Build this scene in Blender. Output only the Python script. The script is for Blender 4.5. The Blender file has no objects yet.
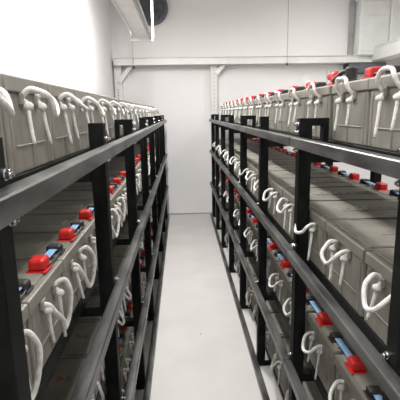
import bpy, bmesh, math, random
from mathutils import Vector, Matrix
random.seed(7)
C = bpy.context.scene.collection
S = bpy.context.scene
H = 1.65            # eye height; world z = 0 is the floor

# ------------------------------------------------------------------ materials
def mat(name, col, rough=.5, metal=0, col2=None, scale=8, detail=4, bump=0, bscale=60, stretch=None, lo=.35, hi=.65, spec=.5):
    m = bpy.data.materials.new(name); m.use_nodes = True
    nt = m.node_tree; n = nt.nodes; l = nt.links
    b = n['Principled BSDF']
    b.inputs['Base Color'].default_value = (*col, 1)
    b.inputs['Roughness'].default_value = rough
    b.inputs['Metallic'].default_value = metal
    b.inputs['Specular IOR Level'].default_value = spec
    tc = n.new('ShaderNodeTexCoord')
    mp = n.new('ShaderNodeMapping'); l.new(tc.outputs['Object'], mp.inputs['Vector'])
    if stretch: mp.inputs['Scale'].default_value = stretch
    if col2:
        t = n.new('ShaderNodeTexNoise'); t.inputs['Scale'].default_value = scale; t.inputs['Detail'].default_value = detail
        l.new(mp.outputs['Vector'], t.inputs['Vector'])
        r = n.new('ShaderNodeValToRGB')
        r.color_ramp.elements[0].position = lo; r.color_ramp.elements[0].color = (*col, 1)
        r.color_ramp.elements[1].position = hi; r.color_ramp.elements[1].color = (*col2, 1)
        l.new(t.outputs['Fac'], r.inputs['Fac']); l.new(r.outputs['Color'], b.inputs['Base Color'])
    if bump:
        t2 = n.new('ShaderNodeTexNoise'); t2.inputs['Scale'].default_value = bscale
        l.new(mp.outputs['Vector'], t2.inputs['Vector'])
        bp = n.new('ShaderNodeBump'); bp.inputs['Strength'].default_value = bump; bp.inputs['Distance'].default_value = .003
        l.new(t2.outputs['Fac'], bp.inputs['Height']); l.new(bp.outputs['Normal'], b.inputs['Normal'])
    return m

M = {}
M['wall'] = mat('white_plaster', (.86, .84, .83), .85, col2=(.83, .81, .80), scale=1.2, bump=.05, bscale=30)
M['ceiling'] = mat('white_ceiling_paint', (.78, .78, .78), .9, col2=(.74, .74, .745), scale=.8)
M['floor'] = mat('pale_epoxy_floor', (.62, .59, .57), .42, col2=(.57, .54, .52), scale=3, detail=8, bump=.04, bscale=12)
M['case'] = mat('grey_battery_plastic', (.175, .164, .138), .5, col2=(.25, .235, .20), scale=9, detail=6, bump=.15, bscale=90, stretch=(1, 2.2, .6))
M['lid'] = mat('grey_lid_plastic', (.20, .187, .155), .45, col2=(.275, .26, .225), scale=7, detail=6, bump=.1, bscale=120)
M['rope'] = mat('white_rope', (.80, .79, .76), .9, col2=(.62, .60, .56), scale=60, bump=.6, bscale=260)
M['steel'] = mat('black_painted_steel', (.006, .0068, .0066), .55, col2=(.013, .014, .0135), scale=14, detail=8, bump=.05, bscale=140, stretch=(2, .35, 1), spec=.09)
M['rail'] = mat('scuffed_black_rail', (.016, .0165, .016), .33, col2=(.15, .147, .138), scale=9, detail=9, bump=.08, bscale=120, stretch=(2.5, .5, 2.5), lo=.35, hi=.8)
M['red'] = mat('red_cap_rubber', (.62, .018, .012), .42, col2=(.50, .012, .01), scale=20)
M['black'] = mat('black_cap_rubber', (.015, .015, .016), .5, col2=(.03, .03, .03), scale=30)
M['blue'] = mat('light_blue_strap', (.22, .42, .68), .4, col2=(.32, .52, .75), scale=30)
M['chrome'] = mat('zinc_bolt', (.85, .85, .86), .22, 1, col2=(.7, .7, .7), scale=40)
M['white_steel'] = mat('white_painted_steel', (.80, .80, .775), .38, col2=(.74, .74, .71), scale=5)
M['grey_steel'] = mat('grey_galvanised_steel', (.42, .42, .42), .45, .3, col2=(.34, .34, .34), scale=9)
M['fan_dark'] = mat('dark_grey_fan', (.10, .105, .125), .55, col2=(.13, .135, .155), scale=9)
M['print_red'] = mat('red_print', (.45, .06, .04), .6, col2=(.36, .08, .06), scale=90)
M['print_black'] = mat('black_print', (.03, .03, .03), .6, col2=(.06, .06, .06), scale=90)
M['print_white'] = mat('white_print', (.62, .62, .6), .6, col2=(.5, .5, .48), scale=90)
M['slot'] = mat('dark_slot', (.02, .02, .02), .8, col2=(.03, .03, .03), scale=20)
M['green'] = mat('green_wire', (.02, .16, .06), .5, col2=(.03, .2, .08), scale=20)
em = bpy.data.materials.new('glowing_tube'); em.use_nodes = True
em.node_tree.nodes['Principled BSDF'].inputs['Emission Color'].default_value = (1, .98, .95, 1)
em.node_tree.nodes['Principled BSDF'].inputs['Emission Strength'].default_value = 4
M['tube'] = em

# ------------------------------------------------------------------ mesh helpers
def add_box(bm, x0, x1, y0, y1, z0, z1, bev=0, seg=1):
    r = bmesh.ops.create_cube(bm, size=1)
    vs = r['verts']
    for v in vs:
        v.co = Vector(((x0+x1)/2 + v.co.x*(x1-x0), (y0+y1)/2 + v.co.y*(y1-y0), (z0+z1)/2 + v.co.z*(z1-z0)))
    if bev:
        es = list({e for v in vs for e in v.link_edges})
        bmesh.ops.bevel(bm, geom=es, offset=bev, segments=seg, affect='EDGES', profile=.5)
def add_cyl(bm, p0, p1, r, n=16, r2=None):
    p0 = Vector(p0); p1 = Vector(p1); d = p1-p0
    q = d.to_track_quat('Z', 'Y').to_matrix().to_4x4()
    bmesh.ops.create_cone(bm, cap_ends=True, segments=n, radius1=r, radius2=r if r2 is None else r2, depth=d.length,
                          matrix=Matrix.Translation((p0+p1)/2) @ q)
def add_ball(bm, c, r, sc=(1, 1, 1), n=10):
    bmesh.ops.create_uvsphere(bm, u_segments=n, v_segments=max(6, n*2//3), radius=r,
                              matrix=Matrix.Translation(c) @ Matrix.Diagonal((*sc, 1)))
def catmull(P, sub=5):
    P = [Vector(p) for p in P]; Q = [P[0]*2-P[1]] + P + [P[-1]*2-P[-2]]; out = []
    for i in range(1, len(Q)-2):
        a, b, c, d = Q[i-1:i+3]
        for k in range(sub):
            t = k/sub
            out.append(.5*((2*b)+(c-a)*t+(2*a-5*b+4*c-d)*t*t+(3*b-a-3*c+d)*t**3))
    out.append(P[-1]); return out
def add_tube(bm, P, r, n=8, sub=5, taper=1):
    P = catmull(P, sub); rings = []; up = None
    for i, p in enumerate(P):
        t = (P[min(i+1, len(P)-1)]-P[max(i-1, 0)]).normalized()
        if up is None:
            up = t.orthogonal().normalized()
        up = (up - t*up.dot(t)).normalized(); s = t.cross(up)
        rr = r*(1 + (taper-1)*i/(len(P)-1))
        rings.append([bm.verts.new(p + (up*math.cos(2*math.pi*k/n)+s*math.sin(2*math.pi*k/n))*rr) for k in range(n)])
    for a, b in zip(rings, rings[1:]):
        for k in range(n): bm.faces.new((a[k], a[(k+1) % n], b[(k+1) % n], b[k]))
    bm.faces.new(rings[0][::-1]); bm.faces.new(rings[-1])
def mesh(name, fn, m, smooth=False):
    bm = bmesh.new(); fn(bm); bmesh.ops.recalc_face_normals(bm, faces=bm.faces)
    me = bpy.data.meshes.new(name); bm.to_mesh(me); bm.free(); me.materials.append(m)
    if smooth:
        for p in me.polygons: p.use_smooth = True
    return me
def obj(name, me, parent=None, loc=(0, 0, 0), label=None):
    o = bpy.data.objects.new(name, me); C.objects.link(o); o.location = loc
    if parent: o.parent = parent
    if label: o['label'] = label
    return o
def tag(o, label, cat, group=None):
    o['label'] = label; o['category'] = cat
    if group: o['group'] = group
    return o
def empty(name, loc, rz=0):
    o = bpy.data.objects.new(name, None); C.objects.link(o); o.location = loc; o.rotation_euler = (0, 0, rz)
    o.empty_display_size = .1
    return o
def box_obj(name, x0, x1, y0, y1, z0, z1, m, parent=None, bev=.002, label=None):
    # vertices relative to the parent's origin; free-standing ones in world space
    return obj(name, mesh(name, lambda b: add_box(b, x0, x1, y0, y1, z0, z1, bev), m), parent, label=label)
def struct(name, fn, m):
    o = obj(name, mesh(name, fn, m)); o['kind'] = 'structure'; return o

# ------------------------------------------------------------------ room shell
XL, XR, YB, YF, ZC = -1.03, 3.55, 6.80, -2.2, 3.70
struct('floor', lambda b: add_box(b, XL-.1, XR+.1, YF, YB+.1, -.1, 0), M['floor'])
struct('wall_left', lambda b: add_box(b, XL-.1, XL, YF, YB+.1, 0, ZC), M['wall'])
struct('wall_back', lambda b: add_box(b, XL, XR, YB, YB+.1, 0, ZC), M['wall'])
struct('wall_right', lambda b: add_box(b, XR, XR+.1, YF, YB+.1, 0, ZC), M['wall'])
struct('wall_front', lambda b: add_box(b, XL-.1, XR+.1, YF-.1, YF, 0, ZC), M['wall'])
struct('ceiling', lambda b: add_box(b, XL-.1, XR+.1, YF-.1, YB+.1, ZC, ZC+.1), M['ceiling'])
struct('baseboard_back', lambda b: add_box(b, XL, XR, YB-.006, YB, 0, .02), M['grey_steel'])

# ------------------------------------------------------------------ racks
T = .050
def make_rack(side, label, xr, xp, xbs, xback, posts, U, railz, batz, y0):
    """side -1 left / +1 right; xr outer rail face, xp aisle face of uprights, xb battery front, all positive distances"""
    s = side
    root = empty('battery_rack', (s*(xp+.02), posts[0], 0))
    ox, oy = s*(xp+.02), posts[0]
    def B(name, xa, xb_, ya, yb, za, zb, m, bev=.002, lab=None):
        xs = sorted((s*xa-ox, s*xb_-ox))
        return box_obj(name, xs[0], xs[1], ya-oy, yb-oy, za, zb, m, root, bev, lab)
    yend = posts[-1]+.01
    top = 1.632 + (-.010)
    for i, y in enumerate(posts):
        # front upright
        B('upright', xp, xp+T, y-T, y, 0, top, M['steel'])
        B('upright', xback, xback+T, y-T, y, 0, railz[0]+H-.05, M['steel'])
        # transverse bars under each tier
        for k, zb in enumerate(batz):
            z1 = zb+H-.050
            if k == 3: continue
            B('cross_bar', xp+T, xback, y-T+.002, y-.002, z1-.036, z1, M['steel'])
        if i in U:
            # inverted U bracket on top of the end frame
            w = U[i]
            B('top_bracket', xp+T, xp+w, y-T+.004, y-.001, top-.03, top, M['steel'])
            B('bracket_leg', xp+w-.022, xp+w, y-T+.004, y-.001, batz[0]+H-.050, top-.03, M['steel'])
    for k, zb in enumerate(batz):
        z1 = zb+H; xb = xbs[k]
        z0 = z1-.050 if k < 3 else z1-.03
        B('support_beam', xb+.004, xb+.045, y0, yend, z0, z1-.0005, M['steel'])
        B('support_beam', xb+.40, xb+.44, y0, yend, z0, z1-.0005, M['steel'])
        if k == 3:
            for y in posts: B('cross_bar', xp+T, xback, y-T+.002, y-.002, 0.0, z0, M['steel'])
    # guard rails outside the uprights, jointed at the end frames
    joints = [y0] + [posts[i]-T/2 for i in U if i] + [yend]
    joints = sorted(set(joints))
    for k, zr in enumerate(railz):
        h = .038 if k < 3 else .036
        for a, b in zip(joints, joints[1:]):
            B('guard_rail', xr, xp-.0005, a+.0015, b-.0015, zr+H-h, zr+H, M['rail'], .003, 'scuffed black guard rail with worn dusty top' if k == 0 and a == joints[0] else None)
    # bolts on the aisle face of the uprights
    bm_bolt = mesh('bolt', lambda b: (add_cyl(b, (0, 0, 0), (-s*.002, 0, 0), .0095, 14), add_cyl(b, (-s*.002, 0, 0), (-s*.009, 0, 0), .0075, 6), add_cyl(b, (-s*.009, 0, 0), (-s*.014, 0, 0), .0038, 10)), M['chrome'])
    for i, y in enumerate(posts):
        for k, zr in enumerate(railz[:3]):
            zz = [zr+H+.014] if k else [zr+H+.016]
            if k == 0 and i in U: zz.append(zr+H+.048)
            if k < 2 and i < 3: zz.append(zr+H-.038-.016)
            for z in zz:
                ys = (y-.009,) if not (i in U and k < 2) else (y-.007, y-.025)
                for yy in ys:
                    obj('bolt', bm_bolt, root, (s*xp-ox, yy-oy, z), 'shiny zinc bolt')
    tag(root, label, 'rack', 'black steel battery racks')
    return root

LP = [(.632, 1.485, 2.34, 3.21, 4.08, 4.95, 5.82)[i] for i in range(7)] + [6.56]
RP = [.87 + .83*i for i in range(8)]; RP[-1] = 6.60
L_rail = [-.100, -.612, -1.112, -1.600]
R_rail = [-.100, -.572, -1.085, -1.600]
L_bat = [-.140, -.640, -1.145, -1.607]
R_bat = [-.118, -.612, -1.100, -1.607]
XbL, XbR = .365, .518
FL = [.390, .365, .372, .372]; FR = [.592, .518, .545, .545]
make_rack(-1, 'long black steel battery rack left of the aisle, beside the plain white wall', .224, .261, FL, .96, LP, {2: .096, 4: .096, 6: .096}, L_rail, L_bat, .30)
make_rack(1, 'long black steel battery rack right of the aisle, under the white trunking', .430, .464, FR, 1.16, RP, {1: .118, 3: .118, 5: .118, 7: .118}, R_rail, R_bat, .40)

# ------------------------------------------------------------------ batteries
BL, BH = .52, .222       # length, height ; local +x = handle end, origin = bottom of the front face centre
def case_fn(w):
    def f(b):
        hw = w/2
        add_box(b, -BL+.004, -.006, -hw+.003, hw-.003, 0, .180, .006, 2)
        # moulded panels and ribs on the handle end
        add_box(b, -.010, -.003, -hw+.020, -hw+.030, .008, .172, .002)
        add_box(b, -.010, -.003, hw-.030, hw-.020, .008, .172, .002)
        add_box(b, -.010, -.0035, -hw+.045, hw-.045, .060, .064, .001)
        add_box(b, -.010, -.0035, -.003, .003, .008, .060, .001)
        # rope lugs under the lid
        for y in (-.052, .052):
            add_box(b, -.012, .004, y-.016, y+.016, .152, .180, .003)
    return f
def lid_fn(w):
    def f(b):
        hw = w/2
        add_box(b, -BL, 0, -hw, hw, .179, .215, .004, 2)
        add_box(b, -BL+.02, -.02, -hw+.012, hw-.012, .2145, BH-.002, .003, 1)
        add_box(b, -BL+.11, -.11, -.035, .035, BH-.003, BH, .002, 1)
        for k in range(6):
            x = -BL+.15+k*.044
            add_cyl(b, (x, 0, BH-.001), (x, 0, BH+.0015), .009, 12)
        for x in (-.06, -BL+.06):
            add_box(b, x-.03, x+.03, -hw+.014, hw-.014, BH-.003, BH-.0005, .001)
    return f
def rope_fn(kind, jit):
    rnd = random.Random(jit)
    def f(b):
        a = .052; j = lambda q=.008: rnd.uniform(-q, q)
        if kind == 'out':
            P = [(-.004, -a, .170), (.014, -a, .186), (.034+j(.005), -a+.006, .186), (.056+j(.006), -.026+j(), .164+j()), (.064+j(), .012+j(), .138+j(.012)),
                 (.058+j(.006), .044, .140+j(.006)), (.040, a+.008, .168), (.016, a+.002, .180), (-.004, a, .170)]
        elif kind == 'droop':
            P = [(-.004, -a, .170), (.020, -a, .176), (.042+j(), -a+.004, .160), (.055+j(), -.028+j(), .134+j()), (.058+j(), .008+j(), .124+j()),
                 (.052+j(), .042, .142), (.034, a+.002, .164), (.014, a, .174), (-.004, a, .170)]
        elif kind == 'hang':
            P = [(-.004, -a, .166), (.014, -a, .163), (.026+j(.004), -a+.010, .140), (.036+j(), -.028+j(), .100+j()), (.040+j(), -.002+j(), .078+j()),
                 (.044+j(), .026+j(), .100+j()), (.042+j(), .050, .150), (.030, a+.006, .184), (.014, a+.002, .186), (-.004, a, .170)]
        else:
            P = [(-.004, -a, .170), (.014, -a-.002, .184), (.024, -a+.004, .206), (.022+j(.005), -.032, .224+j(.004)), (.022+j(.005), 0, .232+j(.006)),
                 (.022, .032, .224), (.024, a-.004, .206), (.014, a+.002, .184), (-.004, a, .170)]
        add_tube(b, P, .0068, 8, 5)
        for sg in (-1, 1):
            y = sg*a; L = rnd.uniform(.075, .122)
            dx = rnd.uniform(.004, .022); dy = rnd.uniform(-.028, .028)
            add_tube(b, [(-.002, y, .166), (.010, y, .156), (.012, y+dy*.2, .145), (.010+dx*.5, y+dy*.6, .145-L*.5), (.010+dx, y+dy, .145-L)], .0058, 8, 4, .8)
            add_ball(b, (.012, y, .150), .0125, (1, 1.1, .85), 10)
    return f
LW, RW = .284, .284
me_body = {w: (mesh('battery_case', case_fn(w), M['case']), mesh('battery_lid', lid_fn(w), M['lid'])) for w in (.284, .308, .322)}
ropes = {k: [mesh('rope_handle', rope_fn(k, 10*i+3), M['rope'], True) for i in range(4)] for k in ('out', 'droop', 'up', 'hang')}
def cap_fn(dx, dy, h, ribs=False):
    def f(b):
        add_box(b, -dx/2-.006, dx/2+.006, -dy/2-.006, dy/2+.006, 0, .004, .0015)
        add_box(b, -dx/2, dx/2, -dy/2, dy/2, .003, h, min(.009, h/4), 3)
        if ribs:
            for k in range(3): add_box(b, -dx/2-.002, dx/2+.002, -dy/2+.006+k*.010, -dy/2+.010+k*.010, .005, h*.8, .001)
    return f
me_red = mesh('red_terminal_cap', cap_fn(.045, .055, .036), M['red'])
me_blk = mesh('black_terminal_cap', cap_fn(.042, .036, .026, True), M['black'])
def tall_red(b):
    add_box(b, -.026, .026, -.030, .030, 0, .010, .003)
    add_box(b, -.017, .017, -.026, .026, .008, .056, .014, 4)
    add_box(b, -.017, .017, -.060, -.018, .024, .052, .010, 3)
def tall_black(b):
    add_box(b, -.026, .026, -.026, .026, 0, .010, .003)
    add_cyl(b, (0, 0, .008), (0, 0, .048), .019, 16, .023)
    add_ball(b, (0, 0, .048), .023, (1, 1, .55), 14)
me_tred = mesh('red_terminal_cap', tall_red, M['red'], False)
me_tblk = mesh('black_terminal_cap', tall_black, M['black'], False)
def strap_me(length):
    return mesh('connector_strap', lambda b: (add_box(b, -.012, .012, 0, length, .010, .014, .001),), M['blue'])
def wire_me(length):
    return mesh('sensing_wire', lambda b: add_tube(b, [(.021, 0, .006), (.024, length*.3, .004), (.022, length*.7, .004), (.019, length, .006)], .0028, 6, 4), M['black'])

SM = {}
def battery(side, yc, zb, kind, term, front, pitch, label, group, last=False, ropei=0, detail=True, W=.284):
    s = side
    root = empty('battery', (s*front, yc, zb+H), 0 if s < 0 else math.pi)
    # left rack: local +x is world +x (towards aisle); right rack: rotated half a turn
    me_case, me_lid = me_body[W]; obj('case', me_case, root); obj('lid', me_lid, root)
    obj('rope_handle', ropes[kind][ropei % 4], root)
    x = {'front': -.040, 'rear': -BL+.05, 'tall': -.050, 'mid': -.050, 'low': -.050}[term]
    far = 1 if s < 0 else -1          # local y that points away from the camera
    top = term in ('tall', 'low', 'mid')
    ra = me_tred if term == 'tall' else me_red; ba = me_tblk if term == 'mid' else me_blk
    ry, by = (-.090*far, .098*far) if top else (.058*far, -.085*far)
    obj('positive_terminal_cap', ra, root, (x, ry, BH-.0025), 'red terminal cap')
    obj('negative_terminal_cap', ba, root, (x, by, BH-.0025), 'black terminal cap')
    if not last:
        Ls = pitch - (.188 if top else .143)
        key = round(Ls, 3)
        if key not in SM: SM[key] = (strap_me(Ls), wire_me(Ls))
        z = BH; ry = by if top else ry
        st = obj('connector_strap', SM[key][0], root, (x, ry, z), 'light blue connector strap')
        if far < 0: st.rotation_euler = (0, 0, math.pi)
        if detail:
            w = obj('sensing_wire', SM[key][1], root, (x, ry, z), 'thin black sensing wire')
            if far < 0: w.rotation_euler = (0, 0, math.pi)
    return root

ORD = ['zeroth', 'first', 'second', 'third', 'fourth', 'fifth', 'sixth', 'seventh', 'eighth']
TIER = ['top tier', 'second tier', 'third tier', 'floor tier']
def place_row(side, tier, ys, pitch, kind, term, front, zb, posts, W=.284):
    nm = 'left' if side < 0 else 'right'
    bay = [sum(1 for p in posts if p-.016 < y) for y in ys]
    out = []
    for i, y in enumerate(ys):
        k = bay[i]; mates = [j for j in range(len(ys)) if bay[j] == k]; n = len(mates); q = mates.index(i)
        word = {1: ['lone one'], 2: ['nearer', 'farther'], 3: ['nearest', 'middle', 'farthest'], 4: ['nearest', 'second nearest', 'second farthest', 'farthest']}[n][q]
        num = {1: '', 2: ' of two', 3: ' of three', 4: ' of four'}[n]
        if k == 0: where = word + num + ' before first upright'
        elif k >= len(posts): where = word + num + ' beyond last upright'
        else: where = word + num + ' between ' + ORD[k] + ' and ' + ORD[k+1] + ' uprights'
        lab = "grey battery on %s rack's %s, %s" % (nm, TIER[tier], where)
        nxt = (ys[i+1]-y) if i+1 < len(ys) else pitch
        b = battery(side, y, zb, kind if not callable(kind) else kind(i), term if not callable(term) else term(i), front, nxt, lab, None, i+1 == len(ys), random.randrange(4), y < 4, W)
        tag(b, lab, 'battery', 'grey batteries on the %s of the %s rack' % (TIER[tier], nm))
        out.append(b)
    return out

def seq(c0, pitch, lim=6.46):
    out = []; y = c0
    while y+pitch/2 < lim+.15: out.append(round(y, 4)); y += pitch
    return out
Lys = seq(.779, .29); L0s = seq(.821, .318)
rows = {}
rows['L0'] = place_row(-1, 0, L0s, .318, 'out', 'rear', FL[0], L_bat[0], LP, .308)
for b in rows['L0']: b.scale = (1, 1, 1.085)      # the upper left cells are slightly taller
rows['L1'] = place_row(-1, 1, Lys, .29, 'hang', 'front', FL[1], L_bat[1], LP)
rows['L2'] = place_row(-1, 2, Lys, .29, lambda i: 'droop' if i % 3 else 'out', 'rear', FL[2], L_bat[2], LP)
rows['L3'] = place_row(-1, 3, Lys, .29, 'droop', 'front', FL[3], L_bat[3], LP)
R0s = [.855, 1.183, 1.511] + [b+.174+.3265*k for b in (1.692, 3.352, 5.012) for k in range(5)]
R0s = [y for y in R0s if y < 6.46]
rows['R0'] = place_row(1, 0, R0s, .33, 'up', lambda i: {2: 'mid', 3: 'tall'}.get(i, 'low'), FR[0], R_bat[0], RP, .322)
R1s = seq(.968, .332)
rows['R1'] = place_row(1, 1, R1s, .332, lambda i: 'droop' if i % 3 else 'out', 'rear', FR[1], R_bat[1], RP, .322)
R2s = seq(.898, .332)
rows['R2'] = place_row(1, 2, R2s, .332, 'droop', 'front', FR[2], R_bat[2], RP, .308)
rows['R3'] = place_row(1, 3, R2s, .332, 'hang', 'rear', FR[3], R_bat[3], RP, .308)

# printed warning marks on a few lids
def mark(parent, x, y, m=None):
    def tri(b):
        z = BH+.0002
        pts = [Vector((x+math.cos(a)*.017, y+math.sin(a)*.017, z)) for a in (0, 2.094, 4.189)]
        inn = [Vector((x+math.cos(a)*.009, y+math.sin(a)*.009, z)) for a in (0, 2.094, 4.189)]
        for i in range(3):
            add = [pts[i], pts[(i+1) % 3], inn[(i+1) % 3], inn[i]]
            lo = [b.verts.new(p) for p in add]; hi = [b.verts.new(p+Vector((0, 0, .0008))) for p in add]
            b.faces.new(hi); b.faces.new(lo[::-1])
            for k in range(4): b.faces.new((lo[k], lo[(k+1) % 4], hi[(k+1) % 4], hi[k]))
    obj('printed_mark', mesh('printed_mark', tri, M['print_red']), parent, (0, 0, 0), 'small red warning triangle')
    def ln(b):
        add_box(b, x+.026, x+.030, y-.016, y+.016, BH, BH+.001)
        add_box(b, x+.036, x+.039, y-.012, y+.010, BH, BH+.001)
    obj('printed_line', mesh('printed_line', ln, M['print_black']), parent, (0, 0, 0), 'short black printed lines')
for b in rows['L2'][2:8]: mark(b, -.085, 0)
for b in rows['R1'][1:5]:
    obj('printed_logo', mesh('printed_logo', lambda q: (add_box(q, -.20, -.188, -.03, .03, BH+.0, BH+.0012), add_box(q, -.222, -.214, -.02, .02, BH, BH+.0012)), M['print_white']), b, (0, 0, 0), 'faint white printed mark')

# thick black cables on the top right batteries and the lower left ones
def cable(name, pts, r, m, label):
    o = obj(name, mesh(name, lambda b: add_tube(b, [Vector(p)-Vector(pts[0]) for p in pts], r, 8, 6), m, True), None, pts[0])
    tag(o, label, 'cable'); return o
zt = R_bat[0]+H+BH
yb = rows['R0'][2].location.y
cable('black_cable', [(FR[0]+.050, yb+.125, zt+.044), (FR[0]+.040, yb+.16, zt+.040), (FR[0]+.034, yb+.20, zt+.026), (FR[0]+.04, yb+.26, zt+.016), (FR[0]+.07, yb+.34, zt+.012)], .009, M['black'],
      'thick black cable from black cap along top tier batteries of right rack')
zt = L_bat[3]+H+BH
yb = rows['L3'][5].location.y
cable('black_cable', [(-XbL-.045, yb+.02, zt+.030), (-XbL-.03, yb-.05, zt+.055), (-XbL-.01, yb-.11, zt+.052), (-XbL-.05, yb-.17, zt+.045), (-XbL-.10, yb-.23, zt+.012)], .011, M['black'],
      'curled black cable on floor tier batteries of left rack')
cable('green_cable', [(-XbL-.02, yb+.10, zt+.012), (-XbL-.00, yb+.02, zt+.05), (-XbL-.02, yb-.10, zt+.036), (-XbL-.06, yb-.2, zt+.008)], .007, M['green'],
      'green cable on floor tier batteries of left rack')

# small white tag and two cable tie tails standing up behind the top right caps
y5 = rows['R0'][5].location.y
t = obj('white_tag', mesh('white_tag', lambda b: (add_box(b, -.012, .012, -.003, .003, 0, .070, .002), add_tube(b, [(-.012, 0, .02), (-.032, 0, .05), (-.026, 0, .09), (0, 0, .098), (.008, 0, .07)], .0025, 6, 5)), M['white_steel']),
        None, (FR[0]+.16, y5, R_bat[0]+H+BH)); tag(t, 'small white plastic tag with a wire loop behind the top right terminal caps', 'tag')
y6 = rows['R0'][3].location.y
t = obj('cable_tie', mesh('cable_tie', lambda b: (add_box(b, -.010, -.007, -.002, .002, 0, .078), add_box(b, .008, .011, -.002, .002, 0, .070), add_box(b, -.012, .013, -.004, .004, 0, .012)), M['grey_steel']),
        None, (FR[0]+.09, y6+.11, R_bat[0]+H+BH)); tag(t, 'pair of thin grey cable tie tails standing on a top right battery', 'cable tie')

# ------------------------------------------------------------------ white steel frame on the back wall
fy0, fy1 = 6.715, 6.785
fr = empty('steel_frame', (0, 6.75, 0))
def F(name, x0, x1, z0, z1, m=M['white_steel'], ya=fy0, yb=fy1, lab=None):
    return box_obj(name, x0, x1, ya-6.75, yb-6.75, z0, z1, m, fr, .003, lab)
bz0, bz1 = H+.712, H+.825
F('beam', -.99, 3.2, bz0, bz1, ya=6.62)
F('beam_flange', -.99, 3.2, bz1-.012, bz1, ya=6.60, yb=6.62)
F('beam_flange', -.99, 3.2, bz0, bz0+.010, ya=6.60, yb=6.62)
cl = F('column', -1.005, -.895, 0, bz0)
cr = F('column', .470, .575, 0, bz0)
def knee(xa, za, xb, zb):
    def f(b):
        add_tube(b, [(xa, 0, za), (xb, 0, zb)], .042, 4, 1)
    return obj('knee_brace', mesh('knee_brace', f, M['white_steel']), fr, (0, -.04, 0))
knee(-.93, bz0-.24, -.72, bz0+.02)
knee(.56, bz0-.13, .68, bz0+.01)
for k in range(5):
    obj('slot', mesh('slot', lambda b: add_box(b, -.962, -.945, fy0-6.753, fy0-6.7495+.0005, bz0-.36-.04*k, bz0-.348-.04*k), M['slot']), cl)
for k in range(14):
    obj('slot', mesh('slot', lambda b: add_box(b, .514, .530, fy0-6.753, fy0-6.7495+.0005, bz0-.08-.06*k, bz0-.068-.06*k), M['grey_steel']), cr)
for x in (-.975, -.90):
    obj('bolt', mesh('bolt', lambda b: add_cyl(b, (x, fy0-6.75, H+.175), (x+.03, fy0-6.80, H+.155), .016, 8), M['slot']), fr, label='dark bolt')
tag(fr, 'white steel frame of beam and two columns against the back wall', 'steel frame')

# threaded rods from ceiling to the beam
def rod(x, y, z0, label):
    o = empty('hanging_rod', (x, y, z0))
    obj('rod', mesh('rod', lambda b: add_cyl(b, (0, 0, 0), (0, 0, ZC-z0), .004, 8), M['grey_steel']), o)
    obj('nut', mesh('nut', lambda b: (add_cyl(b, (0, 0, .0), (0, 0, .012), .02, 6), add_cyl(b, (0, 0, .02), (0, 0, .032), .014, 6)), M['slot']), o)
    tag(o, label, 'rod', 'thin rods hanging from the ceiling'); return o
rod(-.69, 6.57, bz0-.05, 'thin grey rod hanging from the ceiling to the beam left end')
rod(1.62, 6.57, bz0-.03, 'thin grey rod hanging from the ceiling to the beam above right rack')

# ------------------------------------------------------------------ cable trunking at upper left in its trapeze hanger
ty1 = 4.98
tr = empty('cable_trunking', (-.415, 2.0, H+.83))
box_obj('trunking_body', -.078, .078, -3.0, ty1-2.0, .0, .085, M['white_steel'], tr, .004)
box_obj('trunking_lid', -.085, .085, -3.0, ty1-2.02, .085, .100, M['white_steel'], tr, .003)
for sx in (-.078, .066):
    box_obj('edge_lip', sx, sx+.012, -3.0, ty1-2.01, -.008, .0, M['white_steel'], tr, .002)
tag(tr, 'long white cable trunking hung high on the left side of the aisle', 'cable trunking')
pp = obj('conduit', mesh('conduit', lambda b: add_cyl(b, (0, -3.0, 0), (0, ty1-2.0+.06, 0), .018, 12), M['grey_steel']), None, (-.318, 2.0, H+.842))
tag(pp, 'grey metal conduit running beside the hung white trunking', 'conduit')
for yy, lab in ((5.0, 'white trapeze hanger holding the far end of the hung trunking'), (1.0, 'white trapeze hanger holding the hung trunking nearer the camera')):
    hg = empty('trapeze_hanger', (-.415, yy, H+.81))
    box_obj('cross_bar', -.125, .125, -.03, .01, -.018, .0115-.004, M['white_steel'], hg, .002)
    box_obj('hanger_bar', -.125, -.098, -.03, .01, .0075, ZC-H-.81, M['grey_steel'], hg, .002)
    box_obj('hanger_bar', .112, .135, -.03, .01, .0075, ZC-H-.81, M['white_steel'], hg, .002)
    tag(hg, lab, 'hanger', 'trapeze hangers of the trunking')

# round dark fan on the back wall
fn = empty('wall_fan', (-.40, YB, H+1.545))
def ringf(b):
    n = 48; r1, r2 = .245, .195
    rings = []
    for r, y in ((r1, 0), (r1, -.09), (r1-.015, -.105), (r2, -.105), (r2, -.02)):
        rings.append([b.verts.new((r*math.cos(2*math.pi*k/n), y, r*math.sin(2*math.pi*k/n))) for k in range(n)])
    for a, c in zip(rings, rings[1:]):
        for k in range(n): b.faces.new((a[k], a[(k+1) % n], c[(k+1) % n], c[k]))
    b.faces.new(rings[-1])
obj('housing', mesh('housing', ringf, M['fan_dark'], False), fn)
for k in range(5):
    a = k*2*math.pi/5
    bl = obj('blade', mesh('blade', lambda b: add_box(b, .03, .18, -.055, -.049, -.045, .045, .002), M['fan_dark']), fn)
    bl.rotation_euler = (0, a, 0)
obj('hub', mesh('hub', lambda b: add_cyl(b, (0, -.02, 0), (0, -.08, 0), .045, 20), M['fan_dark']), fn)
def grille(b):
    for r in (.06, .10, .14, .18, .215):
        P = [(r*math.cos(2*math.pi*k/24), -.11, r*math.sin(2*math.pi*k/24)) for k in range(25)]
        add_tube(b, P, .004, 5, 1)
    for k in range(8):
        a = k*math.pi/4; add_cyl(b, (0, -.112, 0), (.225*math.cos(a), -.112, .225*math.sin(a)), .004, 6)
obj('grille', mesh('grille', grille, M['fan_dark']), fn)
tag(fn, 'round dark grey fan high on the back wall beside the hanger', 'fan')

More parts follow.
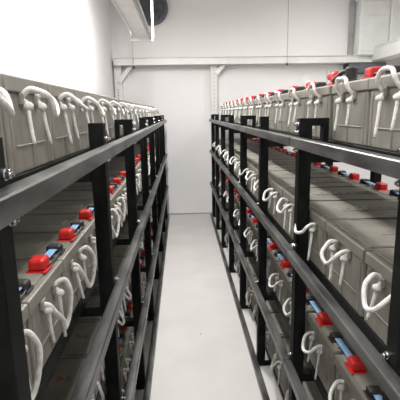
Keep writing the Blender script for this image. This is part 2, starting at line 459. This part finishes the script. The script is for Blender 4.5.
# ------------------------------------------------------------------ upper right: trunking along the room, duct, strip, black box
t2 = empty('cable_trunking', (2.95, 4.0, H+.73))
box_obj('trunking_body', -.02, .20, -4.4, 2.59, 0, .18, M['white_steel'], t2, .004)
box_obj('trunking_lid', -.028, .208, -4.4, 2.59, .18, .20, M['white_steel'], t2, .003)
for yy in (-2.8, .6):
    box_obj('hanger_bar', .205, .235, yy, yy+.04, -.03, ZC-H-.73, M['grey_steel'], t2, .002)
    box_obj('hanger_bar', -.03, .235, yy, yy+.04, -.03, -.0005, M['grey_steel'], t2, .002)
tag(t2, 'large white cable trunking high above the right rack', 'cable trunking')
bbx = empty('junction_box', (2.74, 6.70, H+.555))
box_obj('box_body', -.17, .42, -.11, .10, .0, .150, M['black'], bbx, .004)
box_obj('box_cover', -.165, .415, -.118, -.11, .005, .145, M['fan_dark'], bbx, .002)
tag(bbx, 'black box fixed to the back wall just under the white beam on the right', 'junction box')
dk = empty('air_duct', (3.1, 6.62, H+.81))
box_obj('duct_body', -.40, .05, -.08, .18, 0, .78, M['white_steel'], dk, .012)
box_obj('duct_panel', -.37, .03, -.088, -.08, .06, .56, M['white_steel'], dk, .004)
box_obj('duct_panel', -.37, .03, -.088, -.08, .58, .76, M['white_steel'], dk, .004)
box_obj('duct_body', .05, .44, -.12, .18, 0, .82, M['white_steel'], dk, .01)
box_obj('flange', -.41, .45, -.13, .18, .78, .84, M['white_steel'], dk, .008)
box_obj('duct_riser', -.38, .42, -.05, .18, .84, ZC-H-.80, M['white_steel'], dk, .01)
tag(dk, 'big white panelled air duct in the upper right corner of the back wall', 'air duct')
ch = empty('wall_channel', (2.655, YB, 0))
box_obj('channel', -.035, .035, -.05, 0, H+.80, ZC, M['grey_steel'], ch, .003)
box_obj('channel_cover', -.05, .03, -.075, -.05, H+1.15, ZC, M['grey_steel'], ch, .003)
tag(ch, 'narrow grey vertical channel on the back wall left of the white duct', 'wall channel')

# speck on the floor
sp = obj('paper_scrap', mesh('paper_scrap', lambda b: add_box(b, -.006, .006, -.008, .008, 0, .002, .0005), M['grey_steel']), None, (.107, 2.92, 0)); tag(sp, 'tiny grey scrap lying on the pale aisle floor', 'scrap')

# ------------------------------------------------------------------ lamps: out-of-view pendant battens, some added only as fill
def lamp(x, y0, y1, z, power, label, w=.16):
    L = y1-y0
    r = empty('ceiling_lamp', (x, (y0+y1)/2, z))
    box_obj('housing', -w/2, w/2, -L/2, L/2, .012, .07, M['white_steel'], r, .004)
    for sx in (-.04, .04):
        obj('tube', mesh('tube', lambda b: add_cyl(b, (sx, -L/2+.02, .0), (sx, L/2-.02, .0), .012, 10), M['tube']), r)
    for sy in (-L/2+.2, L/2-.2):
        obj('suspension_rod', mesh('suspension_rod', lambda b: add_cyl(b, (0, sy, .07), (0, sy, ZC-z), .005, 8), M['grey_steel']), r)
    tag(r, label, 'lamp', 'hanging batten lamps')
    ld = bpy.data.lights.new('lamp_light', 'AREA'); ld.shape = 'RECTANGLE'; ld.size = w*.9; ld.size_y = L; ld.energy = power; ld.color = (1, .99, .98)
    lo = bpy.data.objects.new('lamp_light', ld); C.objects.link(lo); lo.location = (0, 0, -.02); lo.parent = r
lamp(-.14, 3.4, 4.9, H+1.46, 66, 'added unseen batten lamp brightening the far aisle and back wall')  # added out of view to lift the dim back wall and far floor
lamp(-.14, 1.5, 2.9, H+1.40, 26, 'white hanging batten lamp over the middle of the aisle')
lamp(.05, -.6, .8, H+1.40, 22, 'white hanging batten lamp over the near end of the aisle')
lamp(-.74, -.9, 1.2, H+.98, 7, 'added unseen fill lamp between the left wall and the hung trunking')  # added beside the trunking so the left wall turns out bright
lamp(2.0, .8, 2.2, H+1.20, 33, 'added unseen fill lamp in the space right of the racks')  # extra unseen fill, added to light the room from the right
lamp(2.1, 4.3, 5.7, H+1.80, 22, 'white batten lamp close under the ceiling in front of the duct', .3)
# uniform ambient fill added outside the closed room
w = bpy.data.worlds.new('world'); S.world = w; w.use_nodes = True
w.node_tree.nodes['Background'].inputs[0].default_value = (.9, .95, 1, 1)
w.node_tree.nodes['Background'].inputs[1].default_value = .3

# ------------------------------------------------------------------ camera
f = 420.
Yv = Vector((181-200, 113-200, f)).normalized()
Dv = Vector((35, 2050, f)); Dv = (Dv - Yv*Dv.dot(Yv)).normalized()
Zv = -Dv; Xv = Yv.cross(Zv)
if Xv.x < 0: Xv = -Xv
# camera axes expressed in world: right, up, back
right = Vector((Xv.x, Yv.x, Zv.x)); down = Vector((Xv.y, Yv.y, Zv.y)); fwd = Vector((Xv.z, Yv.z, Zv.z))
R = Matrix((right, -down, -fwd)).transposed()
cd = bpy.data.cameras.new('camera'); cam = bpy.data.objects.new('camera', cd); C.objects.link(cam)
cam.matrix_world = Matrix.Translation((0, 0, H)) @ R.to_4x4()
cd.sensor_fit = 'HORIZONTAL'; cd.sensor_width = 36; cd.lens = 36*f/400; cd.clip_start = .02
S.camera = cam
S.view_settings.view_transform = 'Standard'; S.view_settings.look = 'None'; S.view_settings.exposure = 0.38; S.view_settings.gamma = 1
S.view_settings.use_curve_mapping = False
